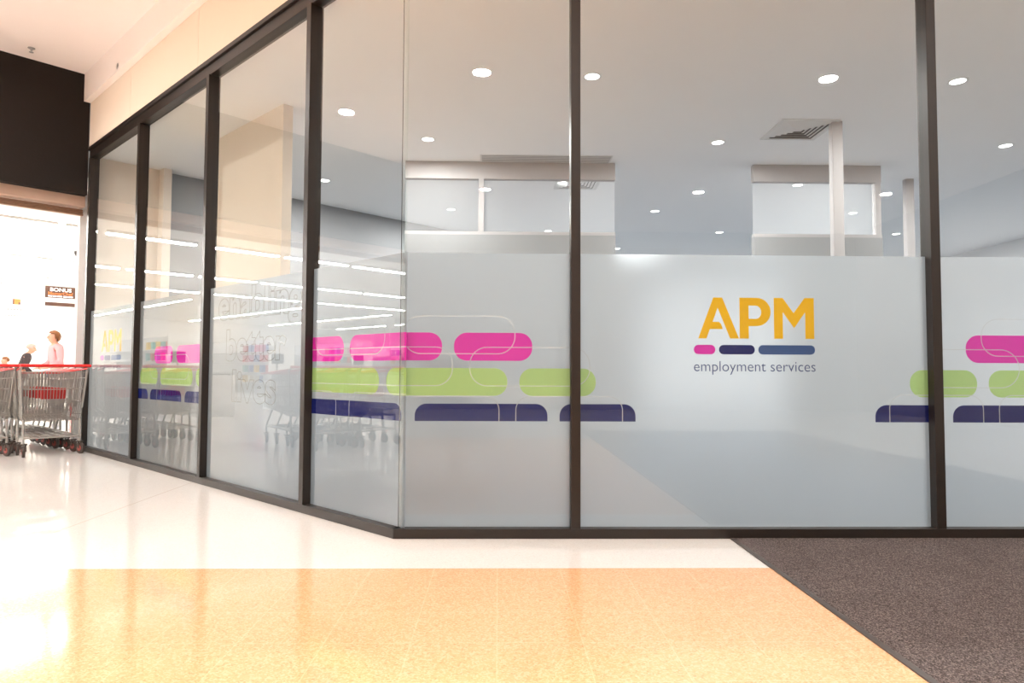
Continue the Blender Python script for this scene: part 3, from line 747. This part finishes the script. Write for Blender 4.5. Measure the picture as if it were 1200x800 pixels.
def gondola(t, q, label):
    g = empty('shelf_unit', TN(t, q, 0), EN); tag(g, label, 'shelving', 'supermarket shelving')
    obj('back_panel', B((-.03, .03, 0, 6, 0, 2.0)), M['fixture'], g)
    obj('base', B((-.45, .45, 0, 6, 0, .15), bev=.005), M['fixture'], g)
    for z in (.5, .85, 1.2, 1.55): obj('shelf', B((-.42, .42, 0, 6, z, z + .025), bev=.003), M['fixture'], g)
    obj('end_panel', B((-.46, .46, -.04, 0, 0, 2.05), bev=.004), M['shopwhite'], g)
    obj('end_header', B((-.46, .46, -.055, -.041, 1.75, 2.05), bev=.003), M['signwhite'], g)
cols = [pmat('carton_%s' % nm, lin(c), .5, 0, .4, .05) for nm, c in (('red', (200, 40, 44)), ('yellow', (236, 190, 60)), ('blue', (60, 100, 170)), ('teal', (90, 170, 170)), ('cream', (232, 222, 200)), ('magenta', (190, 60, 120)))]
protos = []
for i, c in enumerate(cols):
    o = obj('product_carton', B((-.09, .09, -.08, .08, 0, .24), bev=.006), c); protos.append([o, False])
cn = ('red', 'yellow', 'blue', 'teal', 'cream', 'magenta')
for gi, q in enumerate((-18.5, -15.3, -12.1, -8.9, -5.7, -2.5, .9)):
    gondola(18.2, q, 'white supermarket shelf unit along an aisle, %s from the glass side' % (('seventh', 'sixth', 'fifth', 'fourth', 'third', 'second', 'first')[gi]))
    for si, z in enumerate((.525, .875, 1.225, 1.575)):
        for side in (1, -1):
          if side == -1 and gi % 2: continue
          for k in range(5):
            ci = random.randrange(6); pr = protos[ci]
            o = pr[0] if not pr[1] else pr[0].copy()
            if pr[1]: COL.objects.link(o)
            pr[1] = True
            o.location = TN(18.2 + .35 + k * .42, q + side * .26, z + .002); o.rotation_euler = (0, 0, EN)
            tag(o, '%s carton on a far supermarket shelf' % cn[ci], 'carton', '%s cartons on the far shelves' % cn[ci])

# ------------------------------------------------------------------ people
def skin_mesh(name, V, E, R, m, parent, sub=2):
    me = bpy.data.meshes.new(name); me.from_pydata([Vector(v) for v in V], E, []); me.update()
    o = bpy.data.objects.new(name, me); COL.objects.link(o)
    md_ = o.modifiers.new('skin', 'SKIN'); md_.use_smooth_shade = True
    if not me.skin_vertices: me.attributes.new if False else None
    bpy.context.view_layer.objects.active = o
    if not me.skin_vertices:
        bpy.ops.mesh.customdata_skin_add()
    sv = me.skin_vertices[0].data
    for i, r in enumerate(R):
        sv[i].radius = r if isinstance(r, tuple) else (r, r); sv[i].use_root = (i == 0)
    s = o.modifiers.new('sub', 'SUBSURF'); s.levels = sub; s.render_levels = sub
    dg = bpy.context.evaluated_depsgraph_get(); dg.update()
    me2 = bpy.data.meshes.new_from_object(o.evaluated_get(dg), depsgraph=dg)
    o.modifiers.clear(); o.data = me2; bpy.data.meshes.remove(me); me2.name = name
    me2.materials.clear(); me2.materials.append(m)
    for p in me2.polygons: p.use_smooth = True
    o.parent = parent
    return o
def person(loc, rz, H, label, top, legs, hair, long_hair, lean=0.0):
    """standing figure facing +y; lean bends the trunk forward"""
    k = H / 1.70
    g = empty('person', loc, rz); tag(g, label, 'person')
    def bend(p):                                   # bend forward about the hips
        x, y, z = p
        if z <= .95: return Vector(p) * k
        c, s = math.cos(lean), math.sin(lean); dz = z - .95
        return Vector((x, y * c + dz * s, .95 + dz * c - y * s)) * k
    V, E, R = [], [], []
    def add(p, r, par=None):
        V.append(bend(p)); R.append(tuple(q * k for q in r) if isinstance(r, tuple) else r * k)
        if par is not None: E.append((par, len(V) - 1))
        return len(V) - 1
    hip = add((0, 0, .95), (.15, .11)); waist = add((0, 0, 1.08), (.13, .10), hip); chest = add((0, 0, 1.28), (.155, .105), waist); nb = add((0, -.01, 1.41), (.09, .07), chest)
    neck = add((0, .0, 1.48), .052, nb); jaw = add((0, .03, 1.535), (.062, .07), neck); face = add((0, .02, 1.60), (.072, .09), jaw); crown = add((0, .01, 1.665), (.062, .075), face)
    add((0, .128, 1.588), .012, face)                                     # nose
    for s in (-1, 1): add((s * .082, .005, 1.59), .014, face)             # ears
    arms = {}
    for s in (-1, 1):
        sh = add((s * .175, -.01, 1.385), .058, nb); el = add((s * .225, .02, 1.12), .042, sh); wr = add((s * .17, .22, 1.03), .029, el); pm = add((s * .15, .285, 1.025), (.034, .018), wr)
        arms[s] = (sh, el, wr)
        for f in range(4):
            a = add((s * (.128 + f * .015), .335, 1.02), .0085, pm); add((s * (.128 + f * .015), .365 - abs(f - 1.5) * .006, 1.0), .0075, a)
        t = add((s * .115, .285, 1.03), .010, pm); add((s * .103, .315, 1.022), .0085, t)
        th = add((s * .09, 0, .86), .092, hip); kn = add((s * .095, .015, .50), .058, th); cf = add((s * .096, -.01, .34), .055, kn); an = add((s * .096, -.02, .085), .036, cf)
        ft = add((s * .10, .06, .04), (.04, .03), an); add((s * .105, .14, .03), (.035, .022), ft)
    skin_mesh('body', V, E, R, M['skin'], g)
    def sub(name, ids_edges, grow, m, sublev=2):
        idx = sorted({i for e in ids_edges for i in e}); mp = {a: b for b, a in enumerate(idx)}
        return skin_mesh(name, [V[i] for i in idx], [(mp[a], mp[b]) for a, b in ids_edges], [tuple(q + grow * k for q in (R[i] if isinstance(R[i], tuple) else (R[i], R[i]))) for i in idx], m, g, sublev)
    e = [(hip, waist), (waist, chest), (chest, nb)]
    for s in (-1, 1): sh, el, wr = arms[s]; e += [(nb, sh), (sh, el), (el, wr)]
    sub('shirt', e, .016, top)
    e = []
    lg = [i for i, v in enumerate(V)]
    for s in (-1, 1):
        base = [j for (a, j) in E if a == hip and j != waist]
    for th in base:
        kn = [j for (a, j) in E if a == th][0]; cf = [j for (a, j) in E if a == kn][0]; an = [j for (a, j) in E if a == cf][0]
        e += [(hip, th), (th, kn), (kn, cf), (cf, an)]
    sub('trousers', e, .014, legs)
    for th in base:
        kn = [j for (a, j) in E if a == th][0]; cf = [j for (a, j) in E if a == kn][0]; an = [j for (a, j) in E if a == cf][0]
        ft = [j for (a, j) in E if a == an][0]; to = [j for (a, j) in E if a == ft][0]
        sub('shoe', [(an, ft), (ft, to)], .010, M['shoe'], 1)
    # hair shell round the back and top of the head
    bm = bmesh.new(); bmesh.ops.create_uvsphere(bm, u_segments=24, v_segments=16, radius=1)
    dele = []
    for v in bm.verts:
        x, y, z = v.co
        wob = 1 + .05 * math.sin(9 * x + 4 * z) * math.cos(7 * y)
        v.co = bend((x * .098 * wob, -.006 + y * .112 * wob, 1.612 + z * (.115 if z > 0 else (.13 if long_hair else .06)) * wob))
        if (y > .35 and z < .42) or (z < -.55 and y > -.1): dele.append(v)
    bmesh.ops.delete(bm, geom=dele, context='VERTS')
    obj('hair', bm, hair, g, True)
    bm = bmesh.new()
    for s in (-1, 1):
        r = bmesh.ops.create_uvsphere(bm, u_segments=8, v_segments=6, radius=.009 * k); bmesh.ops.translate(bm, vec=bend((s * .03, .104, 1.608)), verts=r['verts'])
    obj('eyes', bm, M['eye'], g)
    bm = bmesh.new(); r = bmesh.ops.create_uvsphere(bm, u_segments=10, v_segments=6, radius=1)
    for v in r['verts']: v.co = bend((v.co.x * .022, .092 + v.co.y * .008, 1.548 + v.co.z * .006))
    obj('mouth', bm, M['lips'], g)
    return g
person(TN(12.0, 1.13), EN + PI / 2 + .15, 1.66, 'person with short brown hair in a pale pink top, standing behind the trolleys', M['pinktop'], M['jeans'], M['brownhair'], True, .12)
person(TN(16.0, 1.30), EN - PI / 2 - .1, 1.56, 'person with white hair and dark grey jacket leaning forward', M['greyjacket'], M['shoe'], M['greyhair'], False, .36)
person(TN(14.3, .76), EN + PI / 2 + .5, 1.19, 'small person in a dark top at the left of the entrance view', M['shoe'], M['jeans'], M['brownhair'], False, .1)

# ------------------------------------------------------------------ light, world, view
def area(loc, sx, sy, power, col, rz=0):
    L = bpy.data.lights.new('lamp', 'AREA'); L.shape = 'RECTANGLE'; L.size = sx; L.size_y = sy; L.energy = power; L.color = col
    o = bpy.data.objects.new('lamp', L); COL.objects.link(o); o.location = loc; o.rotation_euler = (0, 0, rz)
w = bpy.data.worlds.new('world'); sc.world = w; w.use_nodes = True
w.node_tree.nodes['Background'].inputs[0].default_value = (1, .93, .86, 1); w.node_tree.nodes['Background'].inputs[1].default_value = .25
sc.view_settings.view_transform = 'Standard'; sc.view_settings.look = 'None'
sc.view_settings.exposure = 0; sc.view_settings.gamma = 1; sc.view_settings.use_curve_mapping = False
sc.cycles.use_denoising = True
sc.cycles.max_bounces = 16; sc.cycles.transparent_max_bounces = 24; sc.cycles.diffuse_bounces = 5; sc.cycles.glossy_bounces = 5; sc.cycles.transmission_bounces = 10
sc.cycles.sample_clamp_indirect = 12
